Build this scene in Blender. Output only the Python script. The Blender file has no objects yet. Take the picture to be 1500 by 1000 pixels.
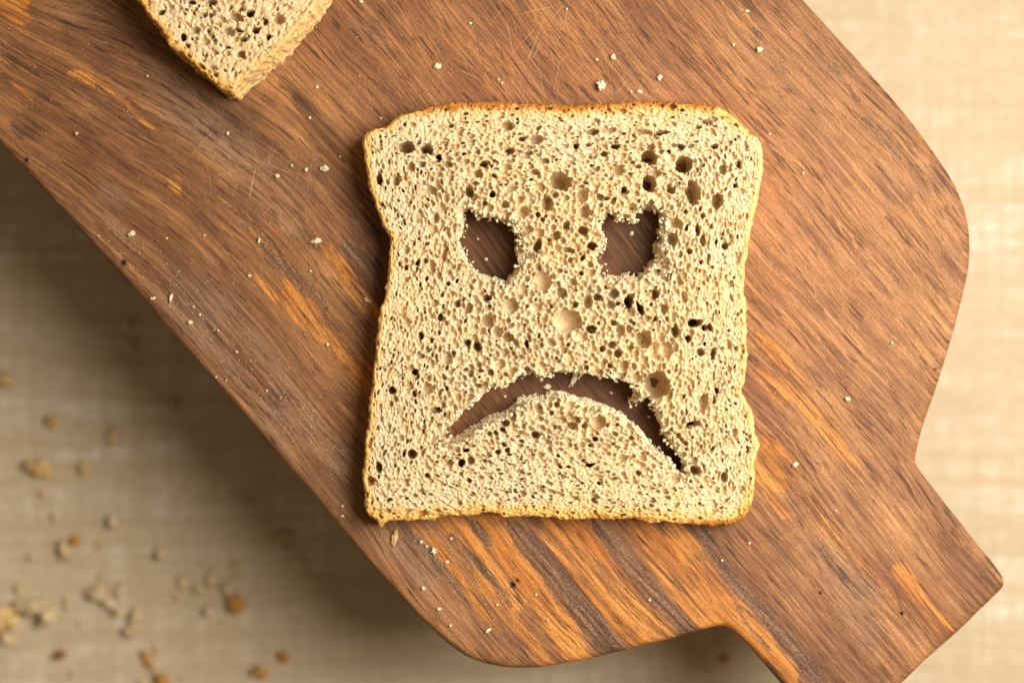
import bpy, math, random
import numpy as np
from mathutils import Vector, Matrix
from mathutils.geometry import delaunay_2d_cdt

random.seed(7)
rng = np.random.default_rng(7)
S = bpy.context.scene
COL = S.collection

# ------------------------------------------------------------------ camera
H = 583.0                      # camera height over the board's top face, mm
PX = 0.2                       # mm per photo pixel on the board's top face
cam = bpy.data.cameras.new("camera")
cam_o = bpy.data.objects.new("camera", cam); COL.objects.link(cam_o)
cam_o.location = (0, 0, H / 1000)
cam.sensor_width = 36
cam.lens = 70.0
cam.clip_start = 0.02
cam.clip_end = 20
cam.dof.use_dof = True
cam.dof.focus_distance = (H - 8.5) / 1000
cam.dof.aperture_fstop = 3.5
S.camera = cam_o

# ------------------------------------------------------------------ light
W = bpy.data.worlds.new("World"); S.world = W; W.use_nodes = True
W.node_tree.nodes["Background"].inputs[0].default_value = (1.0, 0.80, 0.52, 1)
W.node_tree.nodes["Background"].inputs[1].default_value = 0.18
def area(name, loc, target, size, power, col):
    l = bpy.data.lights.new(name, 'AREA'); l.shape = 'DISK'; l.size = size
    l.energy = power; l.color = col
    o = bpy.data.objects.new(name, l); COL.objects.link(o)
    o.location = loc
    o.rotation_euler = (Vector(target) - Vector(loc)).to_track_quat('-Z', 'Y').to_euler()
    return o
area("window_lamp", (0.31, 0.08, 0.42), (0.03, 0.0, 0), 0.42, 6.3, (1.0, 0.965, 0.895))
S.view_settings.view_transform = 'Standard'
S.view_settings.look = 'None'
S.view_settings.gamma = 1
S.view_settings.exposure = 0.0
S.cycles.max_bounces = 6

# ------------------------------------------------------------------ small tools
def P(x, y, z=0.0):
    """photo pixel at height z (mm) -> world mm"""
    k = PX * (H - z) / H
    return ((x - 750) * k, (500 - y) * k)

def smooth(a, b, x):
    t = np.clip((x - a) / (b - a), 0, 1)
    return t * t * (3 - 2 * t)

def vnoise(shape, h, cell, seed):
    """smooth value noise in -1..1 on a regular grid of step h with lattice step cell"""
    r = np.random.default_rng(seed)
    if not hasattr(cell, '__len__'): cell = [cell] * len(shape)
    mats = []; lat = []
    for n, c, hh in zip(shape, cell, h):
        L = int(n * hh / c) + 3
        p = np.arange(n) * hh / c
        i = p.astype(int); f = p - i; f = f * f * (3 - 2 * f)
        M = np.zeros((n, L), np.float32)
        M[np.arange(n), i] = 1 - f; M[np.arange(n), i + 1] = f
        mats.append(M); lat.append(L)
    A = r.uniform(-1, 1, lat).astype(np.float32)
    for ax, M in enumerate(mats):
        A = np.moveaxis(np.tensordot(M, A, axes=(1, ax)), 0, ax)
    return A

def poly_sd(X, Y, poly):
    """signed distance to polygon, negative inside; also the tangent angle of the nearest edge"""
    best = np.full(X.shape, 1e9, np.float32); ang = np.zeros(X.shape, np.float32)
    ins = np.zeros(X.shape, bool)
    n = len(poly)
    for i in range(n):
        x0, y0 = poly[i]; x1, y1 = poly[(i + 1) % n]
        dx, dy = x1 - x0, y1 - y0
        t = np.clip(((X - x0) * dx + (Y - y0) * dy) / (dx * dx + dy * dy + 1e-9), 0, 1)
        d = (X - x0 - t * dx) ** 2 + (Y - y0 - t * dy) ** 2
        m = d < best
        best = np.where(m, d, best); ang = np.where(m, math.atan2(dy, dx), ang)
        if y0 != y1:
            c = (y0 > Y) != (y1 > Y)
            xx = x0 + (Y - y0) * dx / dy
            ins ^= c & (X < xx)
    d = np.sqrt(best)
    return np.where(ins, -d, d), ang

def chaikin(pts, n=1, closed=True):
    for _ in range(n):
        out = []
        for i in range(len(pts)):
            a = pts[i]; b = pts[(i + 1) % len(pts)]
            out.append((a[0] * .75 + b[0] * .25, a[1] * .75 + b[1] * .25))
            out.append((a[0] * .25 + b[0] * .75, a[1] * .25 + b[1] * .75))
        pts = out
    return pts

def np_mesh(name, V, F, smooth_sh=True):
    me = bpy.data.meshes.new(name)
    k = F.shape[1]
    me.vertices.add(len(V)); me.vertices.foreach_set("co", np.ascontiguousarray(V, np.float32).ravel())
    me.loops.add(F.size); me.loops.foreach_set("vertex_index", np.ascontiguousarray(F, np.int32).ravel())
    me.polygons.add(len(F))
    me.polygons.foreach_set("loop_start", np.arange(0, F.size, k, dtype=np.int32))
    me.polygons.foreach_set("loop_total", np.full(len(F), k, np.int32))
    me.update(calc_edges=True); me.validate()
    me.polygons.foreach_set("use_smooth", np.full(len(me.polygons), smooth_sh, bool))
    return me

def link(name, me, mat=None, parent=None):
    o = bpy.data.objects.new(name, me); COL.objects.link(o)
    if mat and me is not None and not me.materials: me.materials.append(mat)
    if parent: o.parent = parent
    return o

def empty(name, loc):
    o = bpy.data.objects.new(name, None); COL.objects.link(o); o.location = loc
    o.empty_display_size = 0.01
    return o

def tag(o, label=None, cat=None, group=None, kind=None):
    if label: o["label"] = label
    if cat: o["category"] = cat
    if group: o["group"] = group
    if kind: o["kind"] = kind
    return o

def attr(me, name, arr):
    a = me.attributes.new(name, 'FLOAT', 'POINT')
    a.data.foreach_set("value", np.ascontiguousarray(arr, np.float32))

class NT:
    """tiny helper to wire shader nodes"""
    def __init__(s, name):
        s.m = bpy.data.materials.new(name); s.m.use_nodes = True
        s.t = s.m.node_tree; s.b = s.t.nodes["Principled BSDF"]
    def n(s, typ, **kw):
        q = s.t.nodes.new(typ)
        for k, v in kw.items(): setattr(q, k, v)
        return q
    def set(s, sock, v):
        if isinstance(v, bpy.types.NodeSocket): s.t.links.new(v, sock)
        else: sock.default_value = v
    def attr(s, name): return s.n("ShaderNodeAttribute", attribute_name=name).outputs["Fac"]
    def math(s, op, a, b=0.0, c=0.0, clamp=False):
        q = s.n("ShaderNodeMath", operation=op, use_clamp=clamp)
        s.set(q.inputs[0], a); s.set(q.inputs[1], b)
        if len(q.inputs) > 2: s.set(q.inputs[2], c)
        return q.outputs[0]
    def noise(s, vec, scale, detail=2, rough=.5, dist=0):
        q = s.n("ShaderNodeTexNoise"); s.set(q.inputs["Vector"], vec)
        q.inputs["Scale"].default_value = scale; q.inputs["Detail"].default_value = detail
        q.inputs["Roughness"].default_value = rough; q.inputs["Distortion"].default_value = dist
        return q.outputs["Fac"]
    def xyz(s, x, y, z=0.0):
        q = s.n("ShaderNodeCombineXYZ"); s.set(q.inputs[0], x); s.set(q.inputs[1], y); s.set(q.inputs[2], z)
        return q.outputs[0]
    def obj(s):
        return s.n("ShaderNodeTexCoord").outputs["Object"]
    def mapping(s, vec, loc=(0, 0, 0), rot=(0, 0, 0), scale=(1, 1, 1)):
        q = s.n("ShaderNodeMapping"); s.set(q.inputs[0], vec)
        q.inputs[1].default_value = loc; q.inputs[2].default_value = rot; q.inputs[3].default_value = scale
        return q.outputs[0]
    def ramp(s, f, lo, hi, a=0.0, b=1.0):
        q = s.n("ShaderNodeMapRange", interpolation_type='SMOOTHSTEP'); s.set(q.inputs[0], f)
        for i, v in enumerate((lo, hi, a, b)): s.set(q.inputs[i + 1], v)
        return q.outputs[0]
    def mix(s, f, a, b, mode='MIX'):
        q = s.n("ShaderNodeMix", data_type='RGBA', blend_type=mode)
        s.set(q.inputs[0], f)
        for sock, v in ((q.inputs[6], a), (q.inputs[7], b)):
            s.set(sock, v if isinstance(v, bpy.types.NodeSocket) else (*v, 1))
        return q.outputs[2]
    def bump(s, h, strength, dist):
        q = s.n("ShaderNodeBump"); s.set(q.inputs["Height"], h)
        q.inputs["Strength"].default_value = strength; q.inputs["Distance"].default_value = dist
        s.t.links.new(q.outputs[0], s.b.inputs["Normal"])
    def color(s, c): s.set(s.b.inputs["Base Color"], c)

# ------------------------------------------------------------------ materials
def bread_material(name, crumb_col, toast_col, burnt_col):
    m = NT(name)
    ob = m.obj()
    big = m.noise(ob, 45, 3, .6)
    fine = m.noise(ob, 900, 3, .65)
    mid = m.noise(ob, 260, 3, .6)
    toast = m.attr("toast"); burnt = m.attr("burnt"); torn = m.attr("torn")
    c = m.mix(m.ramp(big, .3, .7), crumb_col, tuple(v * k for v, k in zip(crumb_col, (1.06, .98, .86))))
    c = m.mix(m.ramp(mid, .42, .68, 0, .62), c, tuple(v * k for v, k in zip(crumb_col, (.84, .74, .52))))
    speck = m.ramp(m.noise(ob, 520, 2, .5), .665, .72)
    c = m.mix(m.math('MULTIPLY', speck, .6), c, (.26, .13, .045))
    c = m.mix(torn, c, (.80, .64, .40))
    tf = m.math('ADD', toast, m.math('MULTIPLY', m.math('SUBTRACT', mid, .5), .8), clamp=True)
    c = m.mix(m.math('MULTIPLY', m.ramp(tf, .12, .9), .92), c, toast_col)
    bf = m.math('ADD', burnt, m.math('MULTIPLY', m.math('SUBTRACT', m.noise(ob, 330, 4, .7), .5), 1.5))
    c = m.mix(m.ramp(bf, .42, .85), c, burnt_col)
    m.color(c)
    m.b.inputs["Roughness"].default_value = .72
    m.b.inputs["Specular IOR Level"].default_value = .25
    m.b.inputs["Subsurface Weight"].default_value = 0.45
    m.b.inputs["Subsurface Radius"].default_value = (1.0, .6, .3)
    m.b.inputs["Subsurface Scale"].default_value = 0.0015
    h = m.math('ADD', fine, m.math('MULTIPLY', m.noise(ob, 2200, 2, .6), .5))
    m.bump(h, .35, .00014)
    return m.m

M_CRUMB = bread_material("bread_crumb", (.68, .535, .335), (.72, .43, .13), (.42, .17, .03))
M_CRUST = bread_material("bread_crust", (.70, .50, .24), (.72, .43, .12), (.42, .155, .022))

def wood_material():
    m = NT("board_wood")
    u = m.attr("grain_u"); v = m.attr("grain_v")
    def st(su, sv, det=3, rough=.6, off=0.0, dist=0):
        return m.noise(m.xyz(m.math('MULTIPLY', u, su), m.math('MULTIPLY', v, sv), off), 1.0, det, rough, dist)
    ob = m.obj()
    broad = st(7, 42, 3, .55, 1.7, .4)
    streak = st(16, 210, 4, .62, 3.1, .5)
    fibre = st(42, 1050, 4, .72, 5.3)
    fib2 = st(95, 2300, 2, .6, 9.9)
    blotch = m.noise(ob, 26, 4, .6)
    grit = m.noise(ob, 1500, 3, .7)
    orange = m.attr("orange"); dark = m.attr("dark"); grey = m.attr("grey"); deep = m.attr("deep"); red = m.attr("red")
    c = m.mix(m.ramp(broad, .3, .72), (.165, .062, .026), (.51, .232, .088))
    c = m.mix(m.math('MULTIPLY', m.ramp(streak, .42, .68), .7), c, (.56, .26, .092))
    c = m.mix(m.math('MULTIPLY', m.ramp(blotch, .42, .72), .5), c, (.19, .078, .036))
    c = m.mix(m.math('MULTIPLY', m.ramp(m.noise(ob, 70, 5, .65), .5, .7), .45), c, (.15, .062, .034))
    c = m.mix(m.math('MULTIPLY', red, m.ramp(streak, .2, .6, .45, .95)), c, (.44, .165, .055))
    gm = m.math('ADD', grey, m.math('ADD', m.math('MULTIPLY', m.math('SUBTRACT', streak, .5), 1.3), m.math('MULTIPLY', m.math('SUBTRACT', blotch, .5), 1.2)))
    c = m.mix(m.math('MULTIPLY', m.ramp(gm, .3, .85), .75), c, (.35, .215, .13))
    c = m.mix(m.math('MULTIPLY', m.attr('pale'), m.ramp(streak, .25, .7, .35, .9)), c, (.56, .265, .105))
    # worn orange bands with ragged, grain-following edges
    om = m.math('ADD', orange, m.math('ADD', m.math('MULTIPLY', m.math('SUBTRACT', st(15, 300, 6, .72, 21.0, .6), .5), 3.0),
                                      m.math('MULTIPLY', m.math('SUBTRACT', fibre, .5), 1.2)))
    om = m.math('MULTIPLY', m.ramp(om, .46, .66), m.ramp(orange, .02, .2))
    om = m.math('MULTIPLY', om, m.ramp(st(60, 520, 4, .7, 31.0, .3), .33, .45, .25, 1))
    c = m.mix(m.math('MULTIPLY', m.ramp(orange, .05, .8), .45), c, (.40, .155, .045))
    oc = m.mix(m.ramp(st(24, 120, 3, .6, 7.7), .3, .7), (.60, .20, .030), (.86, .36, .075))
    c = m.mix(m.math('MULTIPLY', om, .9), c, oc)
    # dark mineral streaks
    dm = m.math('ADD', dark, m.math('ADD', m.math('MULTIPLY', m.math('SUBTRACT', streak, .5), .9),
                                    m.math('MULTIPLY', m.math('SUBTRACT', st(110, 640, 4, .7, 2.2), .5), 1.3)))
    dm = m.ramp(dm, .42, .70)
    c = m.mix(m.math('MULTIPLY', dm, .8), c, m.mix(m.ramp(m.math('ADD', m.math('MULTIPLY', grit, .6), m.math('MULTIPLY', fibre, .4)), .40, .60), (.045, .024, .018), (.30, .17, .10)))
    sm = m.math('ADD', m.attr('shade_stain'), m.math('ADD', m.math('MULTIPLY', m.math('SUBTRACT', streak, .5), .8), m.math('MULTIPLY', m.math('SUBTRACT', blotch, .5), .9)))  # dark wood blotches, plus painted shade under the slice's openings
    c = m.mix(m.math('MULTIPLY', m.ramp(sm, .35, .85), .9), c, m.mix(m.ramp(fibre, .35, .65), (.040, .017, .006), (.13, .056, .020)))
    # fibre tone
    c = m.mix(m.ramp(fibre, .30, .70, .62, 0), c, m.mix(1.0, c, (.26, .22, .19), 'MULTIPLY'))
    umb = m.ramp(m.noise(ob, 38, 4, .6), .42, .66)
    c = m.mix(m.math('MULTIPLY', umb, m.ramp(fibre, .38, .6, .75, .1)), c, (.16, .068, .035))
    c = m.mix(m.ramp(fib2, .48, .72, 0, .6), c, m.mix(1.0, c, (1.75, 1.6, 1.35), 'MULTIPLY'))
    # short open pores
    pore = m.ramp(st(125, 1900, 2, .55, 4.4), .57, .66)
    pgate = m.ramp(st(14, 60, 3, .6, 8.8), .36, .6, .25, 1)
    pm = m.math('MULTIPLY', pore, pgate)
    c = m.mix(m.math('MULTIPLY', pm, .72), c, (.06, .028, .016))
    lpore = m.math('MULTIPLY', m.ramp(st(75, 1100, 2, .6, 14.4), .63, .70), .85)
    c = m.mix(lpore, c, (.055, .027, .018))
    c = m.mix(m.ramp(grit, .32, .62, .42, 0), c, (.10, .05, .03))
    # knife scratches
    scr = None
    for a, off, th in ((25, .3, .66), (78, 2.3, .66), (-12, 5.1, .68), (112, 7.7, .66), (52, 11.0, .67), (-80, 13.0, .67), (132, 17.0, .66), (100, 19.0, .67)):
        q = m.noise(m.mapping(m.mapping(ob, rot=(0, 0, math.radians(a))), loc=(off, off * .37, 0), scale=(34, 1700, 1)), 1, 2, .6, .6)
        r_ = m.ramp(q, th, th + .035)
        scr = r_ if scr is None else m.math('MAXIMUM', scr, r_)
    sg = m.ramp(m.noise(ob, 17, 2, .5), .40, .62)
    scr = m.math('MULTIPLY', scr, m.math('MULTIPLY', sg, m.attr("worn")))
    c = m.mix(m.math('MULTIPLY', scr, .5), c, (.60, .37, .215))
    # pale dust lodged in the surface
    dust = m.ramp(m.noise(ob, 1150, 1, .5), .765, .80)
    c = m.mix(m.math('MULTIPLY', dust, .5), c, (.62, .43, .27))
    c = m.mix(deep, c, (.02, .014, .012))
    m.color(c)
    m.set(m.b.inputs["Roughness"], m.ramp(fibre, .3, .7, .62, .46))
    m.b.inputs["Specular IOR Level"].default_value = .16
    h = m.math('ADD', m.math('MULTIPLY', fibre, .8), m.math('MULTIPLY', streak, .8))
    h = m.math('SUBTRACT', h, m.math('MULTIPLY', m.math('MAXIMUM', pm, lpore), .9))
    h = m.math('SUBTRACT', h, m.math('MULTIPLY', scr, .35))
    h = m.math('ADD', h, m.math('MULTIPLY', grit, .35))
    m.bump(h, .6, .00035)
    return m.m
M_WOOD = wood_material()

def cloth_material():
    m = NT("linen")
    ob = m.obj()
    warp = m.noise(m.mapping(ob, scale=(14, 700, 1)), 1, 3, .6)
    weft = m.noise(m.mapping(ob, scale=(600, 11, 1)), 1, 3, .6)
    slub = m.noise(m.mapping(ob, scale=(9, 95, 1)), 1, 4, .65)
    slubv = m.noise(m.mapping(ob, loc=(3, 1, 0), scale=(80, 12, 1)), 1, 3, .6)
    cloud = m.noise(ob, 16, 4, .6)
    c = m.mix(m.ramp(slub, .3, .7), (.68, .535, .35), (.96, .89, .76))
    c = m.mix(m.ramp(slubv, .35, .75, .4, 0), c, (.56, .44, .29))
    bands = m.noise(m.mapping(ob, loc=(1, 4, 0), scale=(9, 190, 1)), 1, 4, .72)
    c = m.mix(m.ramp(bands, .40, .56, .55, 0), c, (.43, .305, .17))
    bandv = m.noise(m.mapping(ob, loc=(7, 1, 0), scale=(210, 12, 1)), 1, 4, .7)
    c = m.mix(m.ramp(bandv, .40, .56, .4, 0), c, (.46, .335, .20))
    c = m.mix(m.ramp(cloud, .35, .7, .6, 0), c, (.53, .40, .27))
    wv = m.noise(m.mapping(ob, scale=(150, 330, 1)), 1, 3, .7)
    wv2 = m.noise(m.mapping(ob, loc=(5, 2, 0), scale=(360, 120, 1)), 1, 3, .7)
    c = m.mix(m.ramp(wv, .38, .62, .42, 0), c, (.42, .31, .185))
    c = m.mix(m.ramp(wv2, .38, .62, .3, 0), c, (.46, .33, .22))
    c = m.mix(m.ramp(warp, .35, .65, .42, 0), c, (.44, .33, .19))
    c = m.mix(m.ramp(weft, .35, .65, .30, 0), c, (.45, .34, .20))
    m.color(c)
    m.b.inputs["Roughness"].default_value = .9
    m.b.inputs["Specular IOR Level"].default_value = .1
    m.bump(m.math('ADD', warp, weft), .5, .0004)
    return m.m
M_CLOTH = cloth_material()

def speck_material(name, a, b):
    m = NT(name)
    f = m.noise(m.obj(), 700, 3, .6)
    m.color(m.mix(m.ramp(f, .35, .65), a, b))
    m.b.inputs["Roughness"].default_value = .75
    m.b.inputs["Subsurface Weight"].default_value = .15
    m.b.inputs["Subsurface Radius"].default_value = (1, .6, .3)
    m.b.inputs["Subsurface Scale"].default_value = .0006
    return m.m
M_PALE = speck_material("pale_crumb", (.78, .64, .42), (.66, .49, .27))
M_GOLD = speck_material("gold_crumb", (.66, .45, .19), (.52, .33, .12))
M_TAN = speck_material("tan_crumb", (.66, .50, .29), (.50, .36, .19))
M_ORANGE = speck_material("crust_flake", (.55, .27, .045), (.40, .17, .03))
M_BROWN = speck_material("brown_flake", (.28, .11, .04), (.2, .075, .03))

# ------------------------------------------------------------------ table and cloth
CZ = -78.0       # cloth height, mm
def make_cloth():
    nx, ny = 220, 180
    xs = np.linspace(-560, 560, nx); ys = np.linspace(-460, 460, ny)
    X, Y = np.meshgrid(xs, ys, indexing='ij')
    r = vnoise((nx, ny), (5.1, 5.1), (90, 60), 3) * .9 + vnoise((nx, ny), (5.1, 5.1), (40, 25), 4) * .35
    Z = CZ + r - .0
    V = np.stack([X, Y, Z], -1).reshape(-1, 3) / 1000
    I = np.arange(nx * ny).reshape(nx, ny)
    F = np.stack([I[:-1, :-1], I[1:, :-1], I[1:, 1:], I[:-1, 1:]], -1).reshape(-1, 4)
    o = link("tablecloth", np_mesh("tablecloth", V, F), M_CLOTH)
    tag(o, "cream woven linen tablecloth lying under the wooden board, out of focus", "tablecloth")
    def hz(x, y):
        i = min(max(int((x + 560) / 1120 * (nx - 1) + .5), 0), nx - 1); j = min(max(int((y + 460) / 920 * (ny - 1) + .5), 0), ny - 1)
        return Z[i, j]
    return hz
cloth_z = make_cloth()
def box_mesh(name, x0, x1, y0, y1, z0, z1):
    V = np.array([(x, y, z) for z in (z0, z1) for y in (y0, y1) for x in (x0, x1)]) / 1000
    F = np.array([(0, 2, 3, 1), (4, 5, 7, 6), (0, 1, 5, 4), (2, 6, 7, 3), (0, 4, 6, 2), (1, 3, 7, 5)])
    return np_mesh(name, V, F, False)
tt = link("table_top", box_mesh("table_top", -550, 550, -450, 450, CZ - 32, CZ - 2), speck_material("table_wood", (.2, .12, .07), (.16, .09, .05)))
tag(tt, kind="structure")

# ------------------------------------------------------------------ cutting board
AX = (.643, .766); BX = (.766, -.643)       # along / across the board, photo pixels (y down)
def sv(x, y):
    px, py = x - 750, y - 500
    return px * AX[0] + py * AX[1], px * BX[0] + py * BX[1]

board_px = [(-330, -160), (-180, 8), (0, 203), (90, 300), (180, 398), (270, 500), (360, 603), (450, 707), (520, 790), (560, 838), (600, 880), (640, 921), (672, 948), (705, 965),
            (740, 973), (780, 974), (830, 966), (900, 951), (965, 934), (1025, 917), (1052, 910), (1066, 911), (1080, 920), (1110, 951), (1150, 998),
            (1185, 1041), (1208, 1068), (1222, 1074), (1240, 1066), (1310, 1002), (1390, 930), (1462, 863), (1468, 854), (1464, 844), (1400, 765), (1345, 695), (1335, 679), (1336, 664),
            (1350, 615), (1370, 558), (1392, 485), (1410, 420), (1418, 370), (1413, 320), (1398, 278), (1378, 245), (1350, 205), (1310, 155),
            (1255, 93), (1170, 0), (1080, -98), (900, -300), (700, -520), (560, -680), (520, -705), (480, -700), (80, -360), (-330, -20), (-370, -60), (-370, -110)]
# the far end of the board runs outside the picture
def board_outline():
    pts = [P(x, y) for x, y in board_px]
    # resample evenly
    pts = chaikin(pts, 2)
    out = []
    for i in range(len(pts)):
        a = pts[i]; b = pts[(i + 1) % len(pts)]
        L = math.hypot(b[0] - a[0], b[1] - a[1]); n = max(1, int(L / 1.2))
        for k in range(n): out.append((a[0] + (b[0] - a[0]) * k / n, a[1] + (b[1] - a[1]) * k / n))
    return out

def stroke_mask(X, Y, strokes, wk=1.0):
    """X,Y photo pixels; strokes: (points, width, strength) -> soft 0..1 mask"""
    M = np.zeros(X.shape, np.float32)
    for pts, w, k in strokes:
        nseg = len(pts) - 1; w0 = w * wk
        for i in range(nseg):
            (x0, y0), (x1, y1) = pts[i], pts[i + 1]
            dx, dy = x1 - x0, y1 - y0
            t = np.clip(((X - x0) * dx + (Y - y0) * dy) / (dx * dx + dy * dy), 0, 1)
            d = np.hypot(X - x0 - t * dx, Y - y0 - t * dy)
            tt_ = (i + t) / nseg; w = w0 * (.3 + .85 * np.sqrt(np.clip(4 * tt_ * (1 - tt_), 0, 1)))
            M = np.maximum(M, k * (1 - smooth(w * .15, w * 1.2, d)))
    return M

NICKS = [(180, 385, 5), (750, 857, 5), (1201, 868, 2.6), (1320, 898, 3), (38, 234, 3.5), (1404, 432, 4), (1369, 541, 2.5), (897, 85, 2.2), (243, 270, 1.5), (757, 850, 3)]
ORANGE = [
    ([(0, 20), (45, 30)], 16, .6), ([(20, 120), (50, 150)], 10, .5), ([(1215, 640), (1260, 700)], 10, .5), ([(690, 780), (730, 840), (760, 900)], 14, .8), ([(1080, 750), (1120, 810)], 14, .55), ([(1340, 880), (1365, 915), (1390, 950)], 14, .5),
    ([(420, 415), (455, 458), (490, 500)], 24, 1.0), ([(490, 500), (540, 560), (570, 600)], 15, .9),
    ([(350, 310), (385, 345), (420, 385), (452, 420)], 9, .85), ([(372, 400), (405, 440), (440, 475)], 6, .75), ([(240, 225), (300, 270), (350, 312)], 5, .7),
    ([(470, 355), (500, 392), (530, 432), (560, 470)], 13, .85), ([(520, 300), (548, 335)], 10, .55),
    ([(100, 106), (130, 116), (165, 140)], 9, .9), ([(165, 140), (200, 168), (225, 190)], 5, .8), ([(250, 255), (265, 285)], 12, .55),
    ([(-20, 0), (38, 4)], 18, .85), ([(0, 90), (40, 110)], 16, .5),
    ([(560, 720), (640, 800), (690, 870), (735, 925)], 8, .72),
    ([(640, 745), (690, 790), (740, 850)], 26, .8), ([(700, 750), (745, 800), (790, 870), (830, 930), (865, 1000)], 26, 1.0), ([(690, 830), (750, 900), (830, 1010)], 14, .8),
    ([(800, 755), (860, 820), (915, 885), (950, 930), (1000, 1000)], 34, 1.1), ([(850, 770), (900, 830), (955, 905), (1000, 960)], 20, 1.0),
    ([(920, 755), (980, 830), (1040, 900), (1090, 960)], 25, .95), ([(980, 770), (1030, 840), (1070, 890), (1130, 960), (1160, 1000)], 28, 1.05),
    ([(1105, 640), (1130, 680), (1160, 712)], 30, 1.05), ([(1110, 490), (1150, 545), (1200, 610), (1240, 660)], 15, .7), ([(1110, 700), (1150, 760)], 10, .55),
    ([(1160, 710), (1215, 765), (1270, 830), (1330, 890)], 10, .62), ([(1310, 830), (1350, 875), (1395, 925)], 20, .6), ([(1180, 740), (1240, 800)], 12, .55),
    ([(640, 640), (700, 590), (740, 570)], 20, .6), ([(800, 560), (850, 590)], 10, .6), ([(1045, 620), (1090, 660)], 20, .5),
    ([(720, 330), (740, 345)], 8, .5), ([(1110, 540), (1150, 590)], 18, .62),
]
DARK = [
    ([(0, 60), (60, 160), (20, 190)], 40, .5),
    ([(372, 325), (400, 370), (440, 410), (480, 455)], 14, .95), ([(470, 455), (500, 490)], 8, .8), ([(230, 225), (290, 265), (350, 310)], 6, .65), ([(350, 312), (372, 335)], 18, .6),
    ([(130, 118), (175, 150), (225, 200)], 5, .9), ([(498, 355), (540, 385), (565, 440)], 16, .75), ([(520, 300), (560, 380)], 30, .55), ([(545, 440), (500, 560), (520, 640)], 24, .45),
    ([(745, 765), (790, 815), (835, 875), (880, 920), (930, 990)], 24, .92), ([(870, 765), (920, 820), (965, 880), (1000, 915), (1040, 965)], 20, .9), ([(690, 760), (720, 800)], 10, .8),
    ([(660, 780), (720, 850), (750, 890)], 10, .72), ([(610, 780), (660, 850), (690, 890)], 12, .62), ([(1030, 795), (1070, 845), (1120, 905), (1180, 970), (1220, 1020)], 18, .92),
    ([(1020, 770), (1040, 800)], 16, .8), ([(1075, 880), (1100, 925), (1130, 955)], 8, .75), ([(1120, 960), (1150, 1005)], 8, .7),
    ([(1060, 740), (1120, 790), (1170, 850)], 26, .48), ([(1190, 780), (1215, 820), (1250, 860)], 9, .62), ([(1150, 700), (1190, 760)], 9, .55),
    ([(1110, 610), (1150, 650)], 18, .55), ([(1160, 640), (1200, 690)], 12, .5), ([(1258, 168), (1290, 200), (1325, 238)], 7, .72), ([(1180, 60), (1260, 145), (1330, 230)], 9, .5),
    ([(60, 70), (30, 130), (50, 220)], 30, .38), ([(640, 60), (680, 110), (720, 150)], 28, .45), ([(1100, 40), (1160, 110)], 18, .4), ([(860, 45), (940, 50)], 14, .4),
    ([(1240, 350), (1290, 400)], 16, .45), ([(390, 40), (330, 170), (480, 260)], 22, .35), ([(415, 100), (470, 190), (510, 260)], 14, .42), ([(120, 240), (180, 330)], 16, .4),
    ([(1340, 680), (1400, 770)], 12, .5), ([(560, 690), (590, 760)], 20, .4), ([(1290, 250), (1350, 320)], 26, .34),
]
GREY = [
    ([(150, 280), (300, 450), (450, 640), (560, 770), (680, 930)], 75, .6), ([(200, 90), (330, 200), (440, 340)], 50, .5), ([(60, 30), (250, 30)], 45, .45), ([(560, 760), (640, 850)], 60, .75),
    ([(500, 100), (560, 40)], 60, .3), ([(760, 780), (850, 890)], 26, .5), ([(1180, 780), (1300, 960)], 50, .45), ([(30, 60), (70, 160)], 40, .35),
]
RED = [([(560, 80), (860, 60), (1060, 110)], 110, .5), ([(1130, 200), (1200, 400), (1180, 520)], 110, .55), ([(950, 100), (1150, 260)], 70, .5), ([(1250, 300), (1340, 400)], 60, .3), ([(700, 350), (930, 360)], 60, .6)]
WORN = [([(450, 80), (700, 60), (950, 60), (1120, 230), (1180, 400)], 190, 1.0), ([(330, 150), (420, 330)], 110, .8), ([(1300, 700), (1350, 780)], 80, .4)]

SHADE_STAIN = [([(640, 270), (715, 350), (790, 440)], 85, 1.1), ([(860, 270), (925, 350), (1000, 450)], 90, 1.1), ([(800, 540), (880, 580), (1030, 700)], 60, 1.0), ([(640, 640), (720, 590), (800, 560)], 36, .62),  # this row: shade in the eye and mouth openings, painted onto the wood
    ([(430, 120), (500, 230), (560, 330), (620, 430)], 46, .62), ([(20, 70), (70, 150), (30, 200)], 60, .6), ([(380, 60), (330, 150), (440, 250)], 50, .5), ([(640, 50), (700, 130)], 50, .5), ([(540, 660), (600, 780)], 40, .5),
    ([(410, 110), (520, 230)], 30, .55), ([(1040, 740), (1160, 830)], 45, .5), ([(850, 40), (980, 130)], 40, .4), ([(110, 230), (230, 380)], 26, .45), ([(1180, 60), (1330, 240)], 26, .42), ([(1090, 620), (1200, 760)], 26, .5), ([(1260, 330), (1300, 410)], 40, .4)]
PALE = [([(1080, 60), (1250, 220), (1310, 400), (1260, 620), (1330, 800)], 160, .6), ([(900, 90), (1100, 120)], 60, .5), ([(560, 60), (700, 30)], 50, .3)]
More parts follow.
